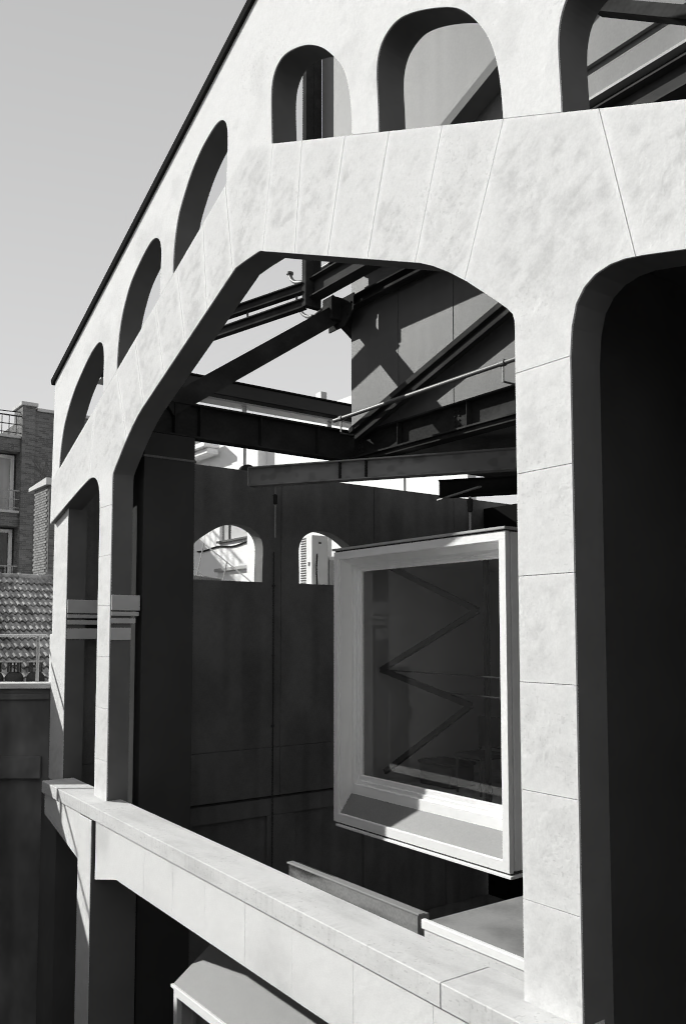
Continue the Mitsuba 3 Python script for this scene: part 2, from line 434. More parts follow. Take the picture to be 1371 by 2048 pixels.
for x0, x1 in ((-12.22, -4.102), (-4.10, -3.202)):
    put('parapet_coping', fall(cbox(x0, x1, -0.245, 0.20, 5.705, 5.865, 0.006)), 'raw_concrete', G)
# spandrel beam under it, in panels with hairline joints
xs = [-10.2, -9.45, -8.75, -8.05, -7.35, -6.6, -5.85, -5.05, -4.2, -3.4]
bot = lambda x: 5.07 if x < -10.1 else (5.205 - 0.022 * (x + 9.5) if x > -9.5 else 5.205)
for a, b in zip(xs[:-1], xs[1:]):
    if a < -10:
        P = Polygon([(a, 5.06), (a + 0.02, 5.06), (-9.52, 5.205), (b - 0.0006, 5.205), (b - 0.0006, 5.699), (a, 5.699)])
    else:
        P = Polygon([(a + 0.0006, bot(a)), (b - 0.0006, bot(b)), (b - 0.0006, 5.699), (a + 0.0006, 5.699)])
    put('spandrel_panel', fall(extrude_y(P, -0.215 + rng.uniform(-0.001, 0.001), 0.10, 0.0012)), 'beam_plaster', G)
put('spandrel_core', fall(cbox(-10.19, -3.42, -0.19, 0.12, 5.24, 5.69)), 'beam_plaster', G)
put('corbel', fall(extrude_y(Polygon([(-12.18, 5.699), (-12.18, 5.50), (-10.70, 5.15), (-10.70, 5.699)]), -0.215, 0.12, 0.005)), 'beam_plaster', G)
put('lower_pier', fall(cbox(-10.69, -10.25, -0.241, 0.335, 0.0, 5.694, 0.004)), 'shaded_masonry', G)  # dark body, white facing: side shade is in the colour
put('lower_pier_facing', fall(cbox(-10.695, -10.245, -0.252, -0.2415, 0.0, 5.694, 0.003)), 'beam_plaster', G)
put('lower_pier', fall(cbox(-3.655, -3.205, -0.241, 0.335, 0.0, 5.694, 0.004)), 'shaded_masonry', G)
put('lower_pier_facing', fall(cbox(-3.66, -3.20, -0.252, -0.2415, 0.0, 5.694, 0.003)), 'beam_plaster', G)

# a window-glass reflection, built as solid mouldings on the pier flanks
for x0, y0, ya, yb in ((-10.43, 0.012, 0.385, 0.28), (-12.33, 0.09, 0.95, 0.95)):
    M = thing('reflection_moulding', 'window reflection built as a pale moulding on the flank of the second pier from the left end' if x0 > -11 else 'window reflection built as a pale moulding inside the narrow left opening, running back from the end pier', 'moulding')
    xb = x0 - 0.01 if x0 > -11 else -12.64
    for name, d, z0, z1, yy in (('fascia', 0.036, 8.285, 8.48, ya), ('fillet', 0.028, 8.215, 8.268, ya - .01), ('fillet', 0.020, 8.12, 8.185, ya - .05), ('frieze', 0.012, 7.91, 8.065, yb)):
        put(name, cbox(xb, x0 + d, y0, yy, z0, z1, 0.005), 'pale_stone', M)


def turn(mesh, x):
    """A mesh made in the (y, z) plane facing -y becomes a wall facing +x at x."""
    m = mesh.copy()
    v = np.array(m.vertices)
    m.vertices = np.stack([x - v[:, 1], v[:, 0], v[:, 2]], 1)
    return m


# ------------------------------------------------------------------ the roofless flank wall, on its axis y = 3.92
SW = thing('flank_wall', 'dark roofless flank wall with two arched openings and fine panel joints', 'wall')
winA = smooth_top([(2.23, 8.87), (2.225, 9.30), (2.24, 9.44), (2.40, 9.58), (2.62, 9.72), (2.85, 9.81), (3.05, 9.84), (3.22, 9.82), (3.37, 9.76), (3.47, 9.68), (3.53, 9.57), (3.55, 9.44), (3.54, 8.87)])
winA[0, 1] = winA[-1, 1] = 8.87
holes = [Polygon([(7.84 - y, z) if m else (y, z) for y, z in winA]).buffer(0) for m in (0, 1)]
upper = sbox(0.37, 5.235, 14.0, 10.77).difference(unary_union(holes))
joint = unary_union([LineString([(y, 5), (y, 11)]).buffer(0.005, cap_style=2) for y in (1.86, 3.92, 5.98, 8.05, 10.1)] + [LineString([(0, z), (15, z)]).buffer(0.005, cap_style=2) for z in (6.05,)])
put('wall_core', turn(extrude_y(upper.buffer(-0.004, join_style=2), 0.014, 0.28), -12.65), 'dark_panel', SW)
for q in sorted(upper.difference(joint).geoms, key=lambda q: (round(q.centroid.y, 2), q.centroid.x)):
    put('panel', turn(extrude_y(q, rng.uniform(-0.002, 0.0), 0.015, 0.004), -12.65), 'dark_panel', SW)
put('plinth', cbox(-12.92, -12.73, 0.37, 14, 0, 5.2), 'dark_panel', SW)
for y0, y1 in ((1.5, 2.1), (3.68, 4.25), (5.75, 6.3), (7.8, 8.4)):
    put('plinth_pier', cbox(-12.731, -12.665, y0, y1, 0, 4.9), 'dark_panel', SW)
put('plinth_band', cbox(-12.731, -12.672, 0.37, 14, 4.905, 5.19), 'dark_panel', SW)
put('conduit', tube([(-12.634, 3.76, z) for z in (0.1, 3, 6, 9.4)], 0.011, 8), 'dark_metal', SW)
for z in (6.4, 7.6, 8.8):
    put('conduit_clip', cbox(-12.652, -12.618, 3.735, 3.785, z, z + 0.03, 0.002), 'steel_primer', SW)
put('trolley_wheel', turn(cat_([trimesh.creation.cylinder(0.17, 0.08, sections=28).apply_transform(trimesh.transformations.rotation_matrix(math.pi / 2, [1, 0, 0]))]).apply_translation([3.30, 0.12, 10.73]), -12.65), 'steel', SW)

# ------------------------------------------------------------------ steel frame in the open bay
pil = thing('steel_column', 'broad dark column standing just behind the second pier', 'column')
put('shaft', cbox(-10.87, -10.43, 0.425, 1.15, 0, 10.64, 0.006), 'column_paint', pil)
put('head_plate', cbox(-10.88, -10.42, 0.41, 1.17, 10.30, 10.33), 'dark_panel', pil)


def beam(label, mesh, m='steel', name='steel_beam', cat='beam', group=None):
    k = put(name, mesh, m)
    labels[k] = {'label': label, 'category': cat}
    if group:
        labels[k]['group'] = group
    return k


B = thing('steel_beam', 'dark deep steel girder running back from the broad column', 'beam')
put('girder', ibeam((-10.55, 0.30, 10.885), (-10.55, 3.98, 10.885), 0.47, 0.20, 0.024, 0.014), 'steel', B)
for y in (0.86, 1.24, 2.2, 3.2):
    put('stiffener', cbox(-10.542, -10.452, y, y + 0.012, 10.676, 11.094, 0.001), 'steel', B)
B = thing('steel_beam', 'dark steel girder along the foot of the grey panel wall', 'beam')
put('girder', ibeam((-10.445, 3.86, 10.85), (-3.6, 3.86, 10.85), 0.37, 0.22, 0.022, 0.014), 'steel', B)
put('soffit_plate', cbox(-10.44, -3.6, 3.80, 4.0, 10.60, 10.66), 'steel', B)
for x in (-10.30, -10.22, -8.2, -8.12, -6.3, -6.22):
    for z in (10.76, 10.82, 10.88, 10.94):
        put('bolt', trimesh.creation.cylinder(0.014, 0.02, sections=6).apply_transform(trimesh.transformations.rotation_matrix(math.pi / 2, [1, 0, 0])).apply_translation([x, 3.846, z]), 'steel_primer', B)
for x in (-9.3, -7.9, -6.5):
    put('stiffener', cbox(x, x + 0.012, 3.755, 3.852, 10.69, 11.01, 0.001), 'steel', B)
beam('dark inclined steel brace rising from the column head to the upper steel node', bar((-10.55, 0.78, 11.02), (-10.55, 3.62, 12.98), 0.16, 0.27), name='steel_brace', cat='brace')
beam('dark inclined steel brace falling away behind the upper steel node', bar((-10.55, 3.62, 12.98), (-10.55, 6.4, 11.1), 0.14, 0.22), name='steel_brace', cat='brace')
B = thing('steel_brace', 'long inclined double steel brace in front of the grey panel wall', 'brace')
d0, d1 = np.array([-10.25, 3.66, 10.98]), np.array([-3.7, 3.66, 13.05])
put('angle', bar(d0 + [0, 0, 0.07], d1 + [0, 0, 0.07], 0.10, 0.075), 'steel', B)
put('angle', bar(d0 - [-0.1, 0, 0.075], d1 - [0, 0, 0.075], 0.10, 0.055), 'steel', B)
put('web', bar(d0 + [0.05, 0.03, 0.0], d1 + [0, 0.03, 0.0], 0.02, 0.075), 'steel_primer', B)
beam('level dark steel top chord across the head of the grey panel wall', ibeam((-10.62, 3.66, 13.03), (-3.7, 3.66, 13.03), 0.17, 0.14), name='steel_beam')
N = thing('steel_node', 'dark bolted steel node where the braces meet', 'steel node')
put('gusset', extrude_y(Polygon([(-10.75, 12.7), (-10.35, 12.7), (-10.1, 12.9), (-10.1, 13.15), (-10.75, 13.15)]), 3.585, 3.61, 0.002), 'steel', N)
put('hub', cbox(-10.66, -10.40, 3.40, 3.80, 12.80, 13.16, 0.01), 'steel', N)
for i in range(6):
    put('bolt', trimesh.creation.cylinder(0.016, 0.03, sections=8).apply_transform(trimesh.transformations.rotation_matrix(math.pi / 2, [1, 0, 0])).apply_translation([-10.66 + 0.1 * i, 3.578, 12.86 + 0.16 * (i % 2)]), 'steel', N)
beam('dark upper steel girder under the clad volume, slightly paler than the other steel', ibeam((-10.55, 3.14, 13.22), (-3.7, 3.14, 13.22), 0.30, 0.22, 0.02, 0.014), 'steel_primer')  # the whole girder takes the paler primer tone
beam('dark steel rail girder behind the paler upper girder', ibeam((-10.5, 3.46, 13.60), (-3.7, 3.46, 13.60), 0.2, 0.14), 'steel')
P = thing('steel_post', 'dark paired steel post rising from the upper girders past the gable', 'post')
put('channel', bar((-10.53, 3.04, 12.93), (-10.53, 3.04, 18.4), 0.14, 0.10, up=(1, 0, 0)), 'steel', P)
put('channel', bar((-10.53, 3.185, 12.93), (-10.53, 3.185, 18.4), 0.14, 0.10, up=(1, 0, 0)), 'steel', P)
put('batten', bar((-10.50, 3.1125, 12.93), (-10.50, 3.1125, 18.4), 0.03, 0.012, up=(1, 0, 0)), 'steel', P)
beam('upper dark steel strut running level to the eaves', ibeam((-10.56, 3.0, 13.23), (-12.66, 2.45, 13.23), 0.15, 0.12), name='steel_strut', cat='strut')
beam('lower dark steel strut running level to the eaves', ibeam((-10.56, 3.0, 12.98), (-12.70, 2.50, 12.98), 0.15, 0.12), name='steel_strut', cat='strut')
for i, (x, y) in enumerate(((-11.75, 2.69), (-10.72, 2.96))):
    r = thing('turnbuckle_rod', ('short threaded rod between the two struts, out towards the eaves', 'short threaded rod between the two struts, close to the post')[i], 'rod')
    put('rod', tube([(x, y, 13.04), (x + 0.02, y, 13.16)], 0.008, 6), 'pipe', r)
    put('turnbuckle', lathe([(0, -0.03), (0.018, -0.025), (0.018, 0.025), (0, 0.03)], (x + 0.01, y, 13.10), 8), 'pipe', r)
K = lambda x, y, z: (x * 1.086, 3.6 + (y - 3.0), (z - 8) * 1.086 + 8)
P1 = [K(*q) for q in ((-10.96, 3.0, 13.58), (-10.945, 3.0, 13.53), (-10.91, 3.0, 13.475), (-10.86, 3.0, 13.43), (-10.79, 3.0, 13.39), (-10.70, 3.0, 13.36), (-10.61, 3.0, 13.34), (-10.40, 3.0, 13.345), (-10.2, 3.0, 13.37), (-9.4, 3.0, 13.38))]
P = thing('bent_pipe', 'grey steel pipe bent up to a flanged end at the post', 'pipe')
put('pipe', tube(P1, 0.033, 12), 'pipe', P, smooth=50)
put('flange', lathe([(0, -0.015), (0.06, -0.015), (0.06, 0.02), (0.035, 0.03), (0, 0.03)], K(-10.965, 3.0, 13.59), 16), 'pipe', P)
put('clamp', lathe([(0.0, -0.02), (0.06, -0.02), (0.06, 0.02), (0, 0.02)], K(-10.42, 3.0, 13.345), 12), 'pipe', P)
P2 = [K(*q) for q in ((-10.69, 3.0, 12.97), (-10.67, 3.0, 12.92), (-10.63, 3.0, 12.865), (-10.57, 3.0, 12.81), (-10.50, 3.0, 12.765), (-10.43, 3.0, 12.735), (-10.34, 3.0, 12.72), (-10.24, 3.0, 12.72), (-10.05, 3.0, 12.76), (-9.8, 3.0, 12.85))]
beam('grey steel pipe bent in a hook below the post', tube(P2, 0.030, 12), 'pipe', 'bent_pipe', 'pipe')
R = thing('pipe_rail', 'long thin level pipe rail in front of the grey panel wall', 'pipe')
put('pipe', tube([(x, 3.5, 11.235) for x in np.linspace(-10.48, -3.6, 8)], 0.030, 12), 'pipe', R, smooth=50)
for x in (-10.30, -7.0):
    put('coupling', trimesh.creation.cylinder(0.042, 0.07, sections=14).apply_transform(trimesh.transformations.rotation_matrix(math.pi / 2, [0, 1, 0])).apply_translation([x, 3.5, 11.235]), 'pipe', R)
    put('bracket', cbox(x - 0.012, x + 0.012, 3.49, 3.74, 11.0, 11.02), 'pipe', R)
    put('bracket', cbox(x - 0.012, x + 0.012, 3.49, 3.51, 11.0, 11.21), 'pipe', R)
# eaves gutter beam over the flank wall
E_ = thing('eaves_gutter', 'long dark eaves gutter box with a pale lower lip', 'gutter')
put('box', cbox(-12.93, -12.65, 0.62, 9.0, 12.01, 12.24, 0.006), 'dark_metal', E_)
put('upper_lip', cbox(-12.93, -12.62, 0.60, 9.0, 12.25, 12.275, 0.003), 'steel', E_)
put('lower_fascia', cbox(-12.90, -12.66, 0.62, 9.0, 11.93, 12.005, 0.003), 'steel', E_)
put('lower_lip', cbox(-12.92, -12.60, 0.62, 9.0, 11.895, 11.925, 0.003), 'zinc', E_)
for y in (1.4, 3.2, 5.0, 6.8):
    put('hanger', cbox(-12.80, -12.74, y, y + 0.06, 10.77, 11.90), 'white_paint', E_)
# crane rails
C1 = thing('crane_beam', 'slanting lower steel beam toned pale for sky light, its cut end in view', 'beam')
c0, c1 = np.array([-11.18, 2.45, 10.35]), np.array([-5.6, 6.17, 10.35])
put('beam', ibeam(c0, c1, 0.29, 0.20, 0.018, 0.016), 'skylit_crane_steel', C1)  # pale colour carries the sky light on this beam
dirn = (c1 - c0) / np.linalg.norm(c1 - c0)
put('end_plate', bar(c0 - dirn * 0.012, c0, 0.17, 0.25), 'window_metal', C1)  # pale plate for sky light on the cut end
for t in (1.45, 1.85):
    put('stiffener', bar(c0 + dirn * t, c0 + dirn * (t + 0.014), 0.19, 0.24), 'steel', C1)
C2 = thing('crane_beam', 'short steel beam end behind the slanting beam, with a pale lower flange', 'beam')
e0, e1 = np.array([-10.2, 5.42, 10.33]), np.array([-6.4, 7.95, 10.33])
put('beam', ibeam(e0, e1, 0.27, 0.24, 0.018, 0.016), 'steel', C2)
put('end_plate', bar(e0 - dirn * 0.012, e0, 0.05, 0.26), 'window_metal', C2)
put('lower_flange', bar((-10.34, 5.50, 10.18), (-9.0, 5.12, 10.18), 0.05, 0.02), 'window_metal', C2)
for label, x, y, z0, z1 in (('thin pale rod hanging free from the slanting steel beam', -10.86, 2.69, 9.42, 10.20), ('thin rod holding up the hung bay window', -6.62, 2.55, 9.03, 9.48)):
    r = thing('hanger_rod', label, 'rod')
    put('rod', tube([(x, y, z) for z in np.linspace(z0, z1, 4)], 0.011, 8), 'zinc', r)
    put('clevis', lathe([(0.0, -0.09), (0.028, -0.07), (0.034, 0.06), (0.0, 0.08)], (x, y, z0 + 0.68 * (z1 - z0) + 0.05), 10), 'steel', r)

# ------------------------------------------------------------------ grey panel wall and the clad volume above
PW = thing('panel_wall', 'grey panel wall behind the steel braces, crossed by shadows', 'wall')
for i in range(6):
    x = -10.44 + 1.14 * i if i else -10.44
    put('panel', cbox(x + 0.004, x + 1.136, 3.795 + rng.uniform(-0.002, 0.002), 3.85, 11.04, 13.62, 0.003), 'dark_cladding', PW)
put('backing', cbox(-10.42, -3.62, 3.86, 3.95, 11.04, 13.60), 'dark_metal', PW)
CV = thing('clad_volume', 'large grey clad volume raised above the roofless bay', 'building')
for x0, x1 in ((-10.42, -6.3), (-6.3, -2.2), (-2.2, 1.0)):
    for z0, z1 in ((14.0, 16.9), (16.908, 18.5)):
        put('panel', cbox(x0 + 0.004, x1 - 0.004, 3.22 + rng.uniform(-0.002, 0.002), 3.27, z0, z1, 0.003), 'grey_cladding', CV)
put('volume_core', cbox(-10.40, 1.0, 3.28, 9.0, 13.95, 18.45), 'grey_cladding', CV)
put('raking_fin', bar((-8.1, 3.05, 13.90), (-5.75, 3.05, 14.80), 0.26, 0.13), 'fin_metal', CV)
put('drip_ledge', cbox(-6.6, 1.0, 3.27, 3.405, 13.64, 13.94, 0.006), 'grey_cladding', CV)
put('ledge_flashing', cbox(-6.6, 1.0, 3.20, 3.40, 13.60, 13.635, 0.003), 'zinc', CV)
put('soffit', cbox(-10.42, -3.4, 3.96, 9.0, 10.70, 10.90), 'dark_panel', CV)
put('void_shade_block', cbox(-6.2, 0.5, 3.30, 3.7, 13.15, 13.595), 'dark_metal', CV)  # solid dark block standing in for the shaded void under the ledge
beam('dark sloping roof member seen through the near right arched window', bar((-4.05, 1.5, 13.0), (-2.4, 1.5, 11.84), 0.14, 0.09), 'steel', 'roof_member', 'beam')

# ------------------------------------------------------------------ hung bay windows


def bay_window(label, x0, x1, yf, z0, z1, room=True):
    W = thing('bay_window', label, 'window')
    b = 0.09
    ix0, ix1, iz0, iz1 = x0 + b, x1 - b, z0 + 0.105, z1 - b
    put('front_frame', rect_ring(ix0, ix1, iz0, iz1, x0, x1, z0, z1, yf, yf + 0.05, 0.004), 'white_paint', W)
    yb = yf + 0.21
    bx0, bx1, bz0, bz1 = ix0 - 0.015, ix1 + 0.015, iz0 + 0.21, iz1 - 0.055
    F, K = (yf + 0.035), yb
    put('sloping_sill', hull([(ix0 - .03, F, iz0 - .05), (ix1 + .03, F, iz0 - .05), (ix0 - .03, F, iz0 + 0.002), (ix1 + .03, F, iz0 + 0.002), (bx0 - .03, K, bz0), (bx1 + .03, K, bz0), (bx0 - .03, K, iz0 - .05), (bx1 + .03, K, iz0 - .05)]), 'sill_metal', W)
    put('head_lining', hull([(ix0 - .03, F, iz1 + .05), (ix1 + .03, F, iz1 + .05), (ix0 - .03, F, iz1 - .002), (ix1 + .03, F, iz1 - .002), (bx0 - .03, K, bz1), (bx1 + .03, K, bz1), (bx0 - .03, K, iz1 + .05), (bx1 + .03, K, iz1 + .05)]), 'white_paint', W)
    for s, xa, xb in ((-1, ix0, bx0), (1, ix1, bx1)):
        put('side_lining', hull([(xa - s * .002, F, iz0 - .04), (xa - s * .002, F, iz1 + .04), (xb, K, iz0 - .04), (xb, K, iz1 + .04), (xa + s * .05, F, iz0 - .04), (xa + s * .05, F, iz1 + .04), (xb + s * .05, K, iz0 - .04), (xb + s * .05, K, iz1 + .04)]), 'white_paint', W)
    # stepped sash
    put('outer_sash', rect_ring(bx0 + 0.055, bx1 - 0.055, bz0 + 0.115, bz1 - 0.04, bx0 - .03, bx1 + .03, bz0 - .02, bz1 + .02, yb - 0.002, yb + 0.05, 0.004), 'white_paint', W)
    put('sash_step', rect_ring(bx0 + 0.10, bx1 - 0.10, bz0 + 0.165, bz1 - 0.06, bx0 + 0.04, bx1 - 0.04, bz0 + 0.10, bz1 - 0.03, yb + 0.022, yb + 0.06, 0.004), 'white_paint', W)
    put('inner_sash', rect_ring(bx0 + 0.15, bx1 - 0.15, bz0 + 0.225, bz1 - 0.085, bx0 + 0.09, bx1 - 0.09, bz0 + 0.155, bz1 - 0.055, yb + 0.036, yb + 0.075, 0.004), 'white_paint', W)
    gx0, gx1, gz0, gz1 = bx0 + 0.14, bx1 - 0.14, bz0 + 0.215, bz1 - 0.075
    yg = yb + 0.055
    put('pane', trimesh.Trimesh([(gx0, yg, gz0), (gx1, yg, gz0), (gx1, yg, gz1), (gx0, yg, gz1)], [(0, 1, 2), (0, 2, 3)], process=False), 'pane_glass', W)
    # flanks with a shadow groove, flashings above and below
    for s, x in ((1, x1), (-1, x0)):
        put('flank', cbox(x - s * 0.012, x - s * 0.09, yf + 0.055, yf + 0.075, z0 + .01, z1 - .005), 'white_paint', W)
        put('flank', cbox(x - s * 0.002, x - s * 0.06, yf + 0.08, yf + 0.20, z0 + .01, z1 - .005), 'white_paint', W)
        put('flank', cbox(x - s * 0.02, x - s * 0.06, yf + 0.205, yf + 0.32, z0 + .01, z1 - .005), 'white_paint', W)
    put('top_flashing', cbox(x0 + 0.0, x1 + 0.02, yf - 0.03, yf + 1.2, z1 + 0.014, z1 + 0.040, 0.003), 'zinc', W)
    put('top_gap', cbox(x0 + 0.02, x1 - 0.02, yf + 0.012, yf + 1.1, z1 - 0.004, z1 + 0.0135, 0.001), 'dark_metal', W)
    put('drip_flashing', cbox(x0 + 0.06, x1 + 0.025, yf - 0.012, yf + 0.4, z0 - 0.046, z0 - 0.020, 0.003), 'white_paint', W)
    put('bottom_gap', cbox(x0 + 0.07, x1 - 0.01, yf + 0.02, yf + 0.38, z0 - 0.0195, z0 + 0.002, 0.001), 'dark_metal', W)
    # the room behind
    yr = yb + 0.08
    put('room_floor', cbox(x0 + 0.05, x1 - 0.04, yr, yf + 3.2, z0 + 0.02, bz0 + 0.05), 'roof_sheet', W)
    put('room_ceiling', cbox(x0 + 0.05, x1 - 0.04, yr, yf + 3.2, bz1 + 0.02, z1 - 0.01), 'room_paint', W)
    put('room_wall', cbox(x0 + 0.02, x0 + 0.10, yr, yf + 3.2, z0 + 0.02, z1 - 0.01), 'room_paint', W)
    put('room_wall', cbox(x1 - 0.09, x1 - 0.022, yr, yf + 3.2, z0 + 0.02, z1 - 0.01), 'room_paint', W)
    put('room_wall', cbox(x0 + 0.05, x1 - 0.04, yf + 3.2, yf + 3.28, z0 + 0.02, z1 - 0.01), 'window_metal', W)
    return W, (gx0, gx1, yg, gz0, gz1)


BW, g = bay_window('big white hung bay window with a deep bevelled frame in the open bay', -8.39, -5.60, 2.00, 5.78, 8.97)
Q = lambda x, y, z: (x * 1.111, (y + 4) * 1.111 - 4, (z - 8) * 1.111 + 8)
Z = [(-8.10, 8.82), (-6.57, 8.24), (-8.22, 7.55), (-6.69, 7.22), (-8.15, 6.33)]
ZB = thing('zigzag_bracing', 'dark zigzag steel bracing seen through the glass of the big bay window', 'brace')
for (xa, za), (xb, zb) in zip(Z[:-1], Z[1:]):
    put('strut', bar((xa, 2.6, za), (xb, 2.6, zb), 0.05, 0.06), 'brace_paint', ZB)
put('upright', bar((-6.50, 2.66, 6.15), (-6.50, 2.66, 8.8), 0.05, 0.05, up=(0, 1, 0)), 'brace_paint', ZB)
put('wire', tube([(-8.22, 2.6, 7.55), (-6.0, 2.6, 7.53)], 0.010, 6), 'steel', ZB)
put('wire', tube([(-7.4, 2.6, 7.34), (-6.0, 2.6, 7.32)], 0.010, 6), 'steel', ZB)
ch = thing('chair', 'dark chair standing in the room behind the big bay window', 'chair')
cx, cy, cz = -7.2, 3.25, 6.15
put('seat', cbox(cx - .22, cx + .22, cy - .22, cy + .22, cz + .40, cz + .46, 0.015), 'dark_metal', ch)
put('backrest', cbox(cx - .22, cx + .22, cy + .18, cy + .22, cz + .50, cz + .86, 0.012), 'dark_metal', ch)
for a in (-.19, .19):
    for b_ in (-.19, .19):
        put('leg', tube([(cx + a, cy + b_, cz), (cx + a, cy + b_, cz + (.86 if b_ > 0 else .41))], 0.014, 8), 'dark_metal', ch)
bx = thing('storage_box', 'dark storage box on the floor behind the big bay window', 'box')
put('body', cbox(-8.1, -7.55, 3.1, 3.5, 6.15, 6.40, 0.01), 'dark_metal', bx)
put('lid', cbox(-8.12, -7.53, 3.08, 3.52, 6.402, 6.44, 0.01), 'steel', bx)

LW = thing('bay_window', 'lower bay window under the spandrel beam with a sloping pale metal hood', 'window')
lx0, lx1, ly, lz = -9.08, -6.4, 0.30, 4.06
put('hood', hull([(lx0, ly, lz + 0.03), (lx1, ly, lz + 0.03), (lx0, ly + 0.45, lz + 0.36), (lx1, ly + 0.45, lz + 0.36), (lx0, ly + 0.45, lz + 0.03), (lx1, ly + 0.45, lz + 0.03)]), 'hood_metal', LW)
put('hood_lip', cbox(lx0 - 0.015, lx1 + 0.015, ly - 0.03, ly + 0.01, lz - 0.005, lz + 0.028, 0.003), 'white_paint', LW)
put('front_frame', rect_ring(lx0 + 0.09, lx1 - 0.09, 1.3, lz - 0.10, lx0, lx1, 1.2, lz - 0.008, ly, ly + 0.06, 0.004), 'white_paint', LW)
put('side_lining', cbox(lx0 + 0.06, lx0 + 0.088, ly + 0.06, ly + 0.3, 1.25, lz - 0.05), 'window_metal', LW)
put('sash', rect_ring(lx0 + 0.16, lx1 - 0.16, 1.36, lz - 0.16, lx0 + 0.07, lx1 - 0.07, 1.28, lz - 0.08, ly + 0.16, ly + 0.21, 0.004), 'window_metal', LW)
put('pane', trimesh.Trimesh([(lx0 + .15, ly + .19, 1.35), (lx1 - .15, ly + .19, 1.35), (lx1 - .15, ly + .19, lz - .15), (lx0 + .15, ly + .19, lz - .15)], [(0, 1, 2), (0, 2, 3)], process=False), 'pane_glass', LW)
put('flank', cbox(lx0 + 0.004, lx0 + 0.05, ly + 0.062, ly + 0.9, 1.2, lz - 0.01), 'window_metal', LW)
put('room_wall', cbox(lx0 + 0.06, lx1 - 0.06, ly + 1.6, ly + 1.7, 1.2, lz + 0.3), 'dark_panel', LW)
put('room_ceiling', cbox(lx0 + 0.06, lx1 - 0.06, ly + 0.46, ly + 1.7, lz + 0.30, lz + 0.36), 'dark_panel', LW)

# ------------------------------------------------------------------ flat roof bits behind the parapet
RS = thing('flat_roof', 'small grey flat roof with a bright metal edge behind the parapet', 'roof')
put('roof_sheet', cbox(-5.06, -3.61, 0.50, 2.6, 5.66, 5.795, 0.004), 'roof_sheet', RS)
put('metal_edge', cbox(-5.08, -3.61, 0.455, 0.498, 5.74, 5.812, 0.006), 'white_paint', RS)
put('upstand', cbox(-5.06, -3.61, 0.47, 0.499, 5.2, 5.738, 0.003), 'raw_concrete', RS)
UP = thing('upstand_wall', 'low stained concrete upstand with a thin metal capping behind the parapet', 'wall')
put('upstand', cbox(-7.18, -5.28, 0.60, 0.72, 5.0, 5.755, 0.004), 'stained_concrete', UP)
put('metal_capping', cbox(-7.2, -5.26, 0.59, 0.66, 5.757, 5.774, 0.003), 'hood_metal', UP)
put('gutter_floor', cbox(-10.2, -3.61, 0.20, 0.60, 5.30, 5.42), 'raw_concrete', UP)
LS = thing('lower_storey', 'dark lower storey behind the spandrel beam', 'building')
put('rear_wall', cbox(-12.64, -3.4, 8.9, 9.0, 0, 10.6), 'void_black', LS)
put('floor_slab', cbox(-12.64, -3.4, 2.7, 9.0, 2.4, 2.7), 'dark_panel', LS)

# ------------------------------------------------------------------ dark room behind the right opening
DR = thing('dark_room', 'deep dark room behind the rounded right-hand opening', 'building')
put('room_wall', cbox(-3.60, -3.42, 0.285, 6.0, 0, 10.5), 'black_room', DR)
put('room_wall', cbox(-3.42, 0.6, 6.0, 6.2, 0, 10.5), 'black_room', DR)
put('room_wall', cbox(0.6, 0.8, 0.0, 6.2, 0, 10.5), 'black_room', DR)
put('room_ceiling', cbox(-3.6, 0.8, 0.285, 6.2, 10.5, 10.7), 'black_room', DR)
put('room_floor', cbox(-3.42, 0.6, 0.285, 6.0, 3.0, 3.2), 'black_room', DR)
put('room_apron', cbox(-3.19, -1.1, 0.27, 0.284, 0.0, 4.6), 'black_room', DR)
put('right_wing', cbox(-1.1, 0.6, 0.0, 0.28, 0.0, 10.49), 'plaster', DR)
put('shelf_upright', cbox(-2.36, -2.30, 1.05, 1.11, 5.2, 10.2), 'dark_metal', DR)
for z in (9.2, 9.75):
    put('shelf_bracket', cbox(-2.30, -2.0, 1.06, 1.10, z, z + 0.03), 'dark_metal', DR)

# ------------------------------------------------------------------ low wall at the left end and what stands on it
LWALL = thing('court_wall', 'dark weathered court wall with a bright coping, meeting the left end of the gable', 'wall')


def rough_box(x0, x1, y0, y1, z0, z1, amp, ny=60, nz=24):
    """A wall slab with an uneven +x face."""
    ys, zs = np.linspace(y0, y1, ny), np.linspace(z0, z1, nz)
    Yg, Zg = np.meshgrid(ys, zs, indexing='ij')
    d = meshkit.fbm(np.stack([Yg.ravel() * 2.2, Zg.ravel() * 2.2, np.full(Yg.size, x1)], 1)).reshape(Yg.shape) if hasattr(meshkit, 'fbm') else 0 * Yg
    d = (d - d.mean()) / max(d.std(), 1e-6)
    Xf = x1 + amp * np.clip(d, -2, 2)
    front = np.stack([Xf, Yg, Zg], -1).reshape(-1, 3); back = np.stack([np.full(Yg.shape, x0), Yg, Zg], -1).reshape(-1, 3)
    i, j = np.meshgrid(np.arange(ny - 1), np.arange(nz - 1), indexing='ij'); a = (i * nz + j).ravel()
    q = np.stack([a, a + nz, a + nz + 1, a + 1], 1); n = ny * nz
    F = [q, q[:, ::-1] + n]
    e = np.arange(ny - 1) * nz; F += [np.stack([e, e + n, e + nz + n, e + nz], 1), np.stack([e + nz - 1, e + 2 * nz - 1, e + 2 * nz - 1 + n, e + nz - 1 + n], 1)]
    e = np.arange(nz - 1); F += [np.stack([e, e + 1, e + 1 + n, e + n], 1), np.stack([e + (ny - 1) * nz, e + (ny - 1) * nz + n, e + (ny - 1) * nz + 1 + n, e + (ny - 1) * nz + 1], 1)]
    m = trimesh.Trimesh(np.vstack([front, back]), np.vstack([np.vstack([f[:, [0, 1, 2]], f[:, [0, 2, 3]]]) for f in F]), process=False)
    m.fix_normals()
    return m


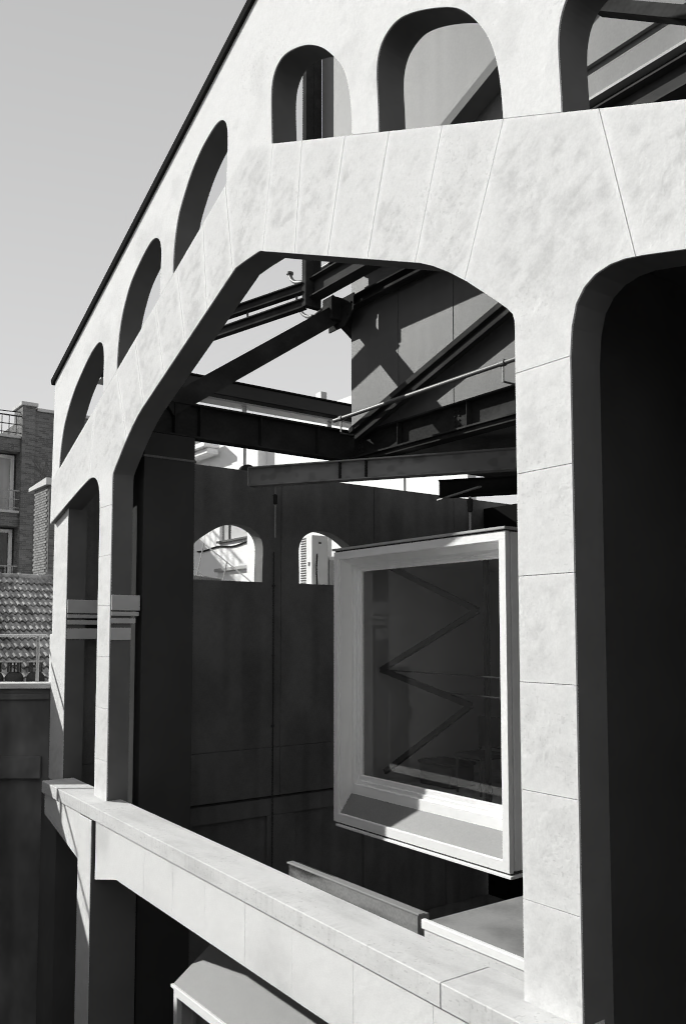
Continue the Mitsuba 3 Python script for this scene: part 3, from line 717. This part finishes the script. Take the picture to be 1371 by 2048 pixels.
def skew(m):
    """The court wall leaves the gable at a slant: everything on it turns about their common corner."""
    return m.copy().apply_transform(trimesh.transformations.rotation_matrix(math.radians(-31), [0, 0, 1], [-12.97, 0.09, 0]))


put('wall_body', skew(rough_box(-13.38, -13.03, -6.5, 0.09, 0.0, 7.165, 0.008, 90, 90)), 'damp_render', LWALL, smooth=40)
put('coping', skew(cbox(-13.42, -12.965, -6.5, 0.09, 7.168, 7.25, 0.01)), 'raw_concrete', LWALL)
put('string_course', skew(cbox(-13.04, -12.99, -6.5, 0.07, 7.0, 7.09, 0.012)), 'damp_render', LWALL)
put('ledge', skew(rough_box(-13.04, -12.93, -6.5, -0.03, 5.86, 6.17, 0.02, 120, 8)), 'damp_render', LWALL, smooth=40)
HR = thing('handrail', 'pale tubular handrail on the court wall at the far left', 'railing')
put('rail', skew(tube([(-13.3, y, 7.96) for y in (-5.5, -3, -1, -0.08)], 0.022, 10)), 'white_paint', HR)
for y in (-0.2, -1.6, -3.1):
    put('post', skew(cbox(-13.322, -13.278, y - 0.02, y + 0.02, 7.245, 7.945)), 'window_metal', HR)
VT = thing('vent_terrace', 'strip of roof behind the court wall carrying the clay vents', 'roof')
put('deck', skew(cbox(-14.2, -13.43, -6, -0.1, 6.9, 7.12)), 'damp_render', VT)


def vent(y, i):
    v = thing('clay_vent', ['dark rounded clay vent cowl second from the handrail post', 'dark rounded clay vent cowl at the left picture edge', 'dark rounded clay vent cowl right behind the handrail post'][i], 'vent', 'clay vents on the strip of roof')
    c = (-13.7, y, 7.12)
    put('pot', skew(lathe([(0, 0), (0.13, 0), (0.14, 0.10), (0.135, 0.20), (0.10, 0.25), (0.075, 0.265), (0, 0.265)], c, 24)), 'clay', v, smooth=40)
    h = c[2] + 0.266
    for sy in (-1, 1):
        put('upright', skew(cbox(c[0] + 0.03, c[0] + 0.075, y + sy * 0.075 - 0.018, y + sy * 0.075 + 0.018, h, h + 0.15)), 'dark_metal', v)
        put('upright', skew(cbox(c[0] - 0.075, c[0] - 0.03, y + sy * 0.075 - 0.018, y + sy * 0.075 + 0.018, h, h + 0.15)), 'dark_metal', v)
    put('vane', skew(cbox(c[0] - 0.008, c[0] + 0.008, y - 0.012, y + 0.012, h, h + 0.15)), 'dark_metal', v)
    put('crosspiece', skew(cbox(c[0] + 0.03, c[0] + 0.07, y - 0.05, y + 0.05, h + 0.085, h + 0.11)), 'dark_metal', v)
    put('cap_plate', skew(cbox(c[0] - 0.10, c[0] + 0.10, y - 0.105, y + 0.105, h + 0.151, h + 0.172, 0.004)), 'zinc', v)


for i, y in enumerate((-0.655, -0.96, -0.33)):
    vent(y, i)

# ------------------------------------------------------------------ unseen house across the court, added behind the camera to cut sky light
OB = thing('added_opposite_house', 'unseen pale rendered house across the court, added to hold back sky light on the white gable', 'building')
put('wall', cbox(-20, 14, -11.0, -7.0, 0, 10.2), 'pale_house', OB)
put('cornice', cbox(-20.05, 14.05, -11.0, -6.8, 10.2, 10.4), 'brickwork', OB)

# ------------------------------------------------------------------ tiled house beyond the court wall
NH = thing('tiled_house', 'low house with a double-roll tiled roof beyond the court wall', 'house')
eave, ridge = np.array([-17.55, 6.62]), np.array([-22.9, 9.42])
sl = (ridge - eave); SL = np.linalg.norm(sl); sl /= SL
nr = np.array([sl[1] * 1.0, -sl[0]])                                   # outward normal in (x, z)
if nr[1] < 0:
    nr = -nr
put('house_wall', cbox(-28.0, -17.9, -2.0, 3.45, 0, 6.5), 'white_render', NH)
put('roof', hull([(eave[0], y, eave[1] - 0.05) for y in (-2, 3.47)] + [(ridge[0], y, ridge[1] - 0.05) for y in (-2, 3.47)] + [(-28.3, y, 6.6) for y in (-2, 3.47)] + [(eave[0], y, eave[1] - 0.25) for y in (-2, 3.47)] + [(-28.3, y, 6.4) for y in (-2, 3.47)]), 'clay', NH)
TW, EXP, TL = 0.27, 0.43, 0.50


def tile_mesh():
    a = np.linspace(0, 1, 15)
    prof = 0.036 * np.abs(np.sin(2 * np.pi * a)) ** 0.8 * np.where((a % 0.5) < 0.36, 1, 0.0)
    prof = np.where((a % 0.5) <= 0.34, 0.042 * np.sin(np.pi * (a % 0.5) / 0.34) ** 0.7, 0.0)
    y = a * TW * 1.03
    V = []
    for s, lift in ((0.0, 0.062), (TL, 0.006)):
        for h in (prof + lift, prof + lift - 0.03):
            V.append(np.stack([np.full(15, s), y, h], 1))
    V = np.vstack(V); F = []
    for i in range(14):
        F += [(i, i + 1, 31 + i), (i, 31 + i, 30 + i), (i, 15 + i, 16 + i), (i, 16 + i, i + 1)]
    return V, np.array(F)


tv, tf = tile_mesh()
tiles = []
for i in range(3):
    v = tv + np.array([rng.gauss(0, .002) for _ in range(tv.size)]).reshape(tv.shape) * [0, 0, 0.5]
    w = np.stack([v[:, 0] * sl[0] + v[:, 2] * nr[0], v[:, 1], v[:, 0] * sl[1] + v[:, 2] * nr[1]], 1)
    m = trimesh.Trimesh(w, tf, process=False)
    tiles.append(ply(m, f'tile_{i}', smooth=35))
    tiles[-1]['bsdf'] = {'type': 'ref', 'id': f'tile_{i}'}
for r in range(14):
    for c in range(14):
        o = eave + sl * (r * EXP)
        t = dict(tiles[rng.randrange(3)])
        t['to_world'] = T().translate([o[0] + rng.gauss(0, .004), -0.3 + c * TW + rng.gauss(0, .003), o[1] + rng.gauss(0, .004)]).rotate([0, 0, 1], rng.gauss(0, 0.5))
        scene[numbered(NH + '__roof__tile')] = t
for i in range(9):
    y = -0.9 + 0.5 * i
    cap = trimesh.creation.cylinder(0.10, 0.53, sections=20).apply_transform(trimesh.transformations.rotation_matrix(math.pi / 2, [1, 0, 0]))
    col = trimesh.creation.cylinder(0.125, 0.07, sections=20).apply_transform(trimesh.transformations.rotation_matrix(math.pi / 2, [1, 0, 0])).apply_translation([0, 0.22, 0])
    put('ridge_tile', cat_([cap, col]).apply_translation([ridge[0], y, ridge[1] + 0.02]), f'tile_{i % 3}', NH + '__roof', smooth=40)

# ------------------------------------------------------------------ brick apartment block at the far left
AB = thing('brick_apartments', 'tall dark brick apartment block with white balcony doors, behind the tiled roof', 'building')
put('wall', cbox(-44, -33.0, 5.51, 7.95, 0, 16.5), 'brickwork', AB)
put('brick_pier', cbox(-34.0, -32.85, 5.05, 5.52, 0, 16.6), 'brickwork', AB)
put('recess_wall', cbox(-44, -33.7, 2.4, 5.1, 0, 15.3), 'brickwork', AB)
put('coping', cbox(-34.1, -32.77, 4.98, 5.60, 16.6, 16.74, 0.01), 'pale_stone', AB)
put('coping', cbox(-44, -32.92, 5.605, 8.02, 16.48, 16.60, 0.01), 'pale_stone', AB)
for fl, zt in enumerate((15.38, 12.53, 9.68)):
    put('balcony_slab', cbox(-33.7, -32.95, 2.4, 5.045, zt - 0.04, zt + 0.05), 'balcony_slab', AB)
    put('balcony_front', cbox(-33.7, -33.02, 2.4, 5.045, zt - 0.55, zt - 0.045), 'brickwork', AB)
    for yw in (3.57,):
        if fl == 0:
            continue
        fk = put('balcony_door', rect_ring(yw + 0.12, yw + 1.28, zt + 0.15, zt + 2.12, yw, yw + 1.4, zt + 0.06, zt + 2.24, 0, 0.12), 'white_paint', AB)
        scene[fk] = ply(turn(rect_ring(yw + 0.12, yw + 1.28, zt + 0.15, zt + 2.12, yw, yw + 1.4, zt + 0.06, zt + 2.24, 0, 0.12), -33.55), 'white_paint')
        put('mullion', cbox(-33.66, -33.56, yw + 0.42, yw + 0.54, zt + 0.15, zt + 2.12), 'white_paint', fk)
        put('curtain', cbox(-33.68, -33.65, yw + 0.13, yw + 1.27, zt + 0.15, zt + 2.12), 'curtain' if fl == 1 else 'dark_glass', fk)
    rk = put('balustrade', cbox(-33.0, -32.96, 2.4, 5.045, zt + 0.78, zt + 0.83), 'dark_metal' if fl == 0 else 'zinc', AB)
    put('rail', cat_([cbox(-33.0, -32.97, 2.4, 5.045, zt + z, zt + z + 0.035) for z in (0.14, 0.46)]), 'dark_metal' if fl == 0 else 'zinc', rk)
    n = 0
    for y in np.arange(2.5, 5.0, 0.26):
        put('baluster', cbox(-32.995, -32.97, y, y + 0.028, zt + 0.05, zt + 0.78, 0.002), 'dark_metal' if fl == 0 else 'zinc', rk)
put('laundry_wire', tube([(-33.2, 2.0, 16.38), (-33.2, 3.5, 16.35), (-33.2, 5.05, 16.40)], 0.02, 6), 'cable_black', AB)

BWG = thing('brick_wing', 'pale sunlit brick wing wall with a stone coping in front of the dark apartments', 'wall')
put('wall', cbox(-25.9, -24.5, 3.545, 5.2, 0, 12.25), 'mortar', BWG)
put('coping', hull([(-26.1, y, 12.22) for y in (3.42, 5.3)] + [(-24.42, y, 12.22) for y in (3.42, 5.3)] + [(-26.1, y, 12.32) for y in (3.42, 5.3)] + [(-24.42, y, 12.42) for y in (3.42, 5.3)]), 'pale_stone', BWG)
bm = [ply(cbox(-0.124, 0.124, -0.016, 0.02, 0.0, 0.062, 0.004), f'pale_brick_{i}') for i in range(3)]
row = 0
z = 12.22 - 0.075
while z > 8.0:
    x = -25.89 + (0.0 if row % 2 else 0.13)
    while x < -24.72:
        t = dict(bm[rng.randrange(3)])
        t['to_world'] = T().translate([x + 0.125, 3.54 + rng.uniform(-.005, .002), z])
        scene[numbered(BWG + '__wall__brick')] = t
        x += 0.26
    row += 1
    z -= 0.075
# side face of the wing
put('flank', cbox(-24.499, -24.48, 3.56, 5.18, 0, 12.2), 'brickwork', BWG)
WP = thing('wall_weed', 'small wild plant rooted on the coping of the pale brick wing', 'plant')
lv, lf = [], []
for i in range(170):
    a, h = rng.uniform(0, 6.283), rng.random()
    c = np.array([-25.6 + math.cos(a) * 0.45 * rng.random(), 3.75 + math.sin(a) * 0.45 * rng.random(), 12.35 + 0.95 * h * rng.random()])
    d = np.array([rng.gauss(0, 1), rng.gauss(0, 1), rng.gauss(.5, 1)]); d /= np.linalg.norm(d)
    e = np.cross(d, [0.3, 0.4, 0.86]); e /= np.linalg.norm(e)
    L, W_ = rng.uniform(.07, .13), .025
    k = len(lv)
    lv += [c, c + d * L * .5 + e * W_, c + d * L, c + d * L * .5 - e * W_]
    lf += [(k, k + 1, k + 2), (k, k + 2, k + 3)]
put('leaves', trimesh.Trimesh(np.array(lv), np.array(lf), process=False), 'leaf', WP)
put('stem', cat_([tube([(-25.6, 3.75, 12.3), (-25.6 + rng.uniform(-.2, .2), 3.75 + rng.uniform(-.2, .2), 12.7), (-25.6 + rng.uniform(-.4, .4), 3.75 + rng.uniform(-.4, .4), 13.1)], 0.012, 5) for _ in range(7)]), 'leaf', WP)

# ------------------------------------------------------------------ white building seen through the flank wall's openings
WB = thing('white_building', 'bright white rendered building behind the flank wall, with a shuttered window', 'building')
wall = sbox(-30, 2.0, -13.2, 14.12).difference(sbox(-24.9 + 0.4, 10.94, -22.25, 13.0))
put('wall', extrude_y(wall, 9.0, 9.25, 0.0), 'white_render', WB)
wk = put('window', cbox(-24.5, -22.25, 9.16, 9.2, 10.94, 13.0), 'dark_metal', WB)
put('shutter', cbox(-24.48, -24.1, 9.10, 9.15, 10.96, 12.98), 'zinc', wk)
put('shutter', cbox(-23.95, -22.75, 9.11, 9.155, 10.96, 12.98), 'window_metal', wk)
put('shutter', cbox(-22.73, -22.27, 9.09, 9.15, 10.96, 12.98), 'window_metal', wk)
put('sill', cbox(-24.55, -22.2, 8.90, 9.1, 10.87, 10.935), 'dark_metal', wk)
put('pilaster', cbox(-22.2, -21.6, 8.70, 8.998, 2, 14.0), 'white_render', WB)
put('band_course', cbox(-24.6, -22.21, 8.86, 8.999, 9.95, 10.05), 'zinc', WB)
put('cable', tube([(x, 8.97, 10.74 + 0.035 * math.sin(3 * x)) for x in np.linspace(-26, -22.2, 30)], 0.028, 6), 'cable_black', WB)
put('eaves_cornice', cat_([cbox(-27.5, -24.35, 8.35, 8.9, 13.95, 14.12, 0.02), cbox(-27.4, -24.45, 8.5, 8.9, 13.76, 13.945, 0.02)]), 'white_render', WB)
put('brick_attic', cbox(-30, -24.61, 8.95, 12, 14.125, 15.0), 'brickwork', WB)
TR = thing('terrace_railing', 'thin white sloping terrace railing seen through the left arched opening', 'railing')
put('rail', tube([(-14.5, 2.9, 9.99), (-14.5, 4.5, 8.92)], 0.013, 8), 'white_paint', TR)
put('rail', tube([(-14.5, 3.0, 9.38), (-14.5, 3.6, 8.86)], 0.011, 8), 'white_paint', TR)
for y0, y1, z in ((3.21, 3.36, 9.68), (3.78, 3.85, 9.35)):
    put('post', tube([(-14.5, y0 - .02, 8.9), (-14.5, y1, z)], 0.013, 8), 'window_metal', TR)
put('tread', cat_([cbox(-14.65, -14.35, 3.05 + .035 * i, 3.07 + .035 * i, 8.88, 9.08 - .003 * i) for i in range(18)]), 'zinc', TR)
put('landing', cbox(-15.5, -13.2, 2.0, 9.0, 8.70, 8.84), 'balcony_slab', TR)
AC = thing('air_conditioner', 'white air conditioner cabinet seen through the right arched opening', 'air conditioner')
put('cabinet', cbox(-14.62, -14.2, 5.62, 6.02, 8.85, 9.97, 0.012), 'ac_white', AC)
put('grille', cat_([cbox(-14.60, -14.42, 5.607, 5.619, 8.95 + .05 * i, 8.975 + .05 * i, 0.002) for i in range(20)]), 'dark_metal', AC)
put('handle', cbox(-14.33, -14.28, 5.608, 5.619, 9.35, 9.43), 'dark_metal', AC)
put('handle', cbox(-14.198, -14.192, 5.78, 5.84, 9.80, 9.84), 'dark_metal', AC)
put('refrigerant_pipe', tube([(-14.17, 5.73, 8.86), (-14.16, 5.70, 9.3), (-14.17, 5.72, 9.52), (-14.21, 5.75, 9.6)], 0.014, 8), 'cable_black', AC)
put('downpipe', tube([(-14.35, 6.15, 8.85), (-14.35, 6.15, 11)], 0.05, 12), 'white_paint', AC)
LV = thing('louvred_cabinet', 'low louvred white cabinet beside the air conditioner', 'cabinet')
put('body', cbox(-14.6, -14.2, 6.06, 7.0, 8.85, 9.48, 0.008), 'window_metal', LV)
put('top', cbox(-14.62, -14.18, 5.80 + .24, 7.02, 9.482, 9.56, 0.008), 'ac_white', LV)
for i in range(14):
    put('louvre', hull([(-14.199, y, 8.88 + .043 * i) for y in (6.09, 6.97)] + [(-14.18, y, 8.88 + .043 * i) for y in (6.09, 6.97)] + [(-14.199, y, 8.91 + .043 * i) for y in (6.09, 6.97)]), 'window_metal', LV)
SK = thing('rooftop_frame', 'row of pale raking roof frames just visible over the eaves gutter', 'roof frame')
for x in (-21.5, -20.9, -18.6, -18.0):
    put('raker', bar((x, 9.6, 13.9), (x + 1.3, 9.6, 14.75), 0.08, 0.14), 'window_metal', SK)
put('post', cbox(-19.75, -19.5, 9.5, 9.7, 13.9, 14.8), 'window_metal', SK)
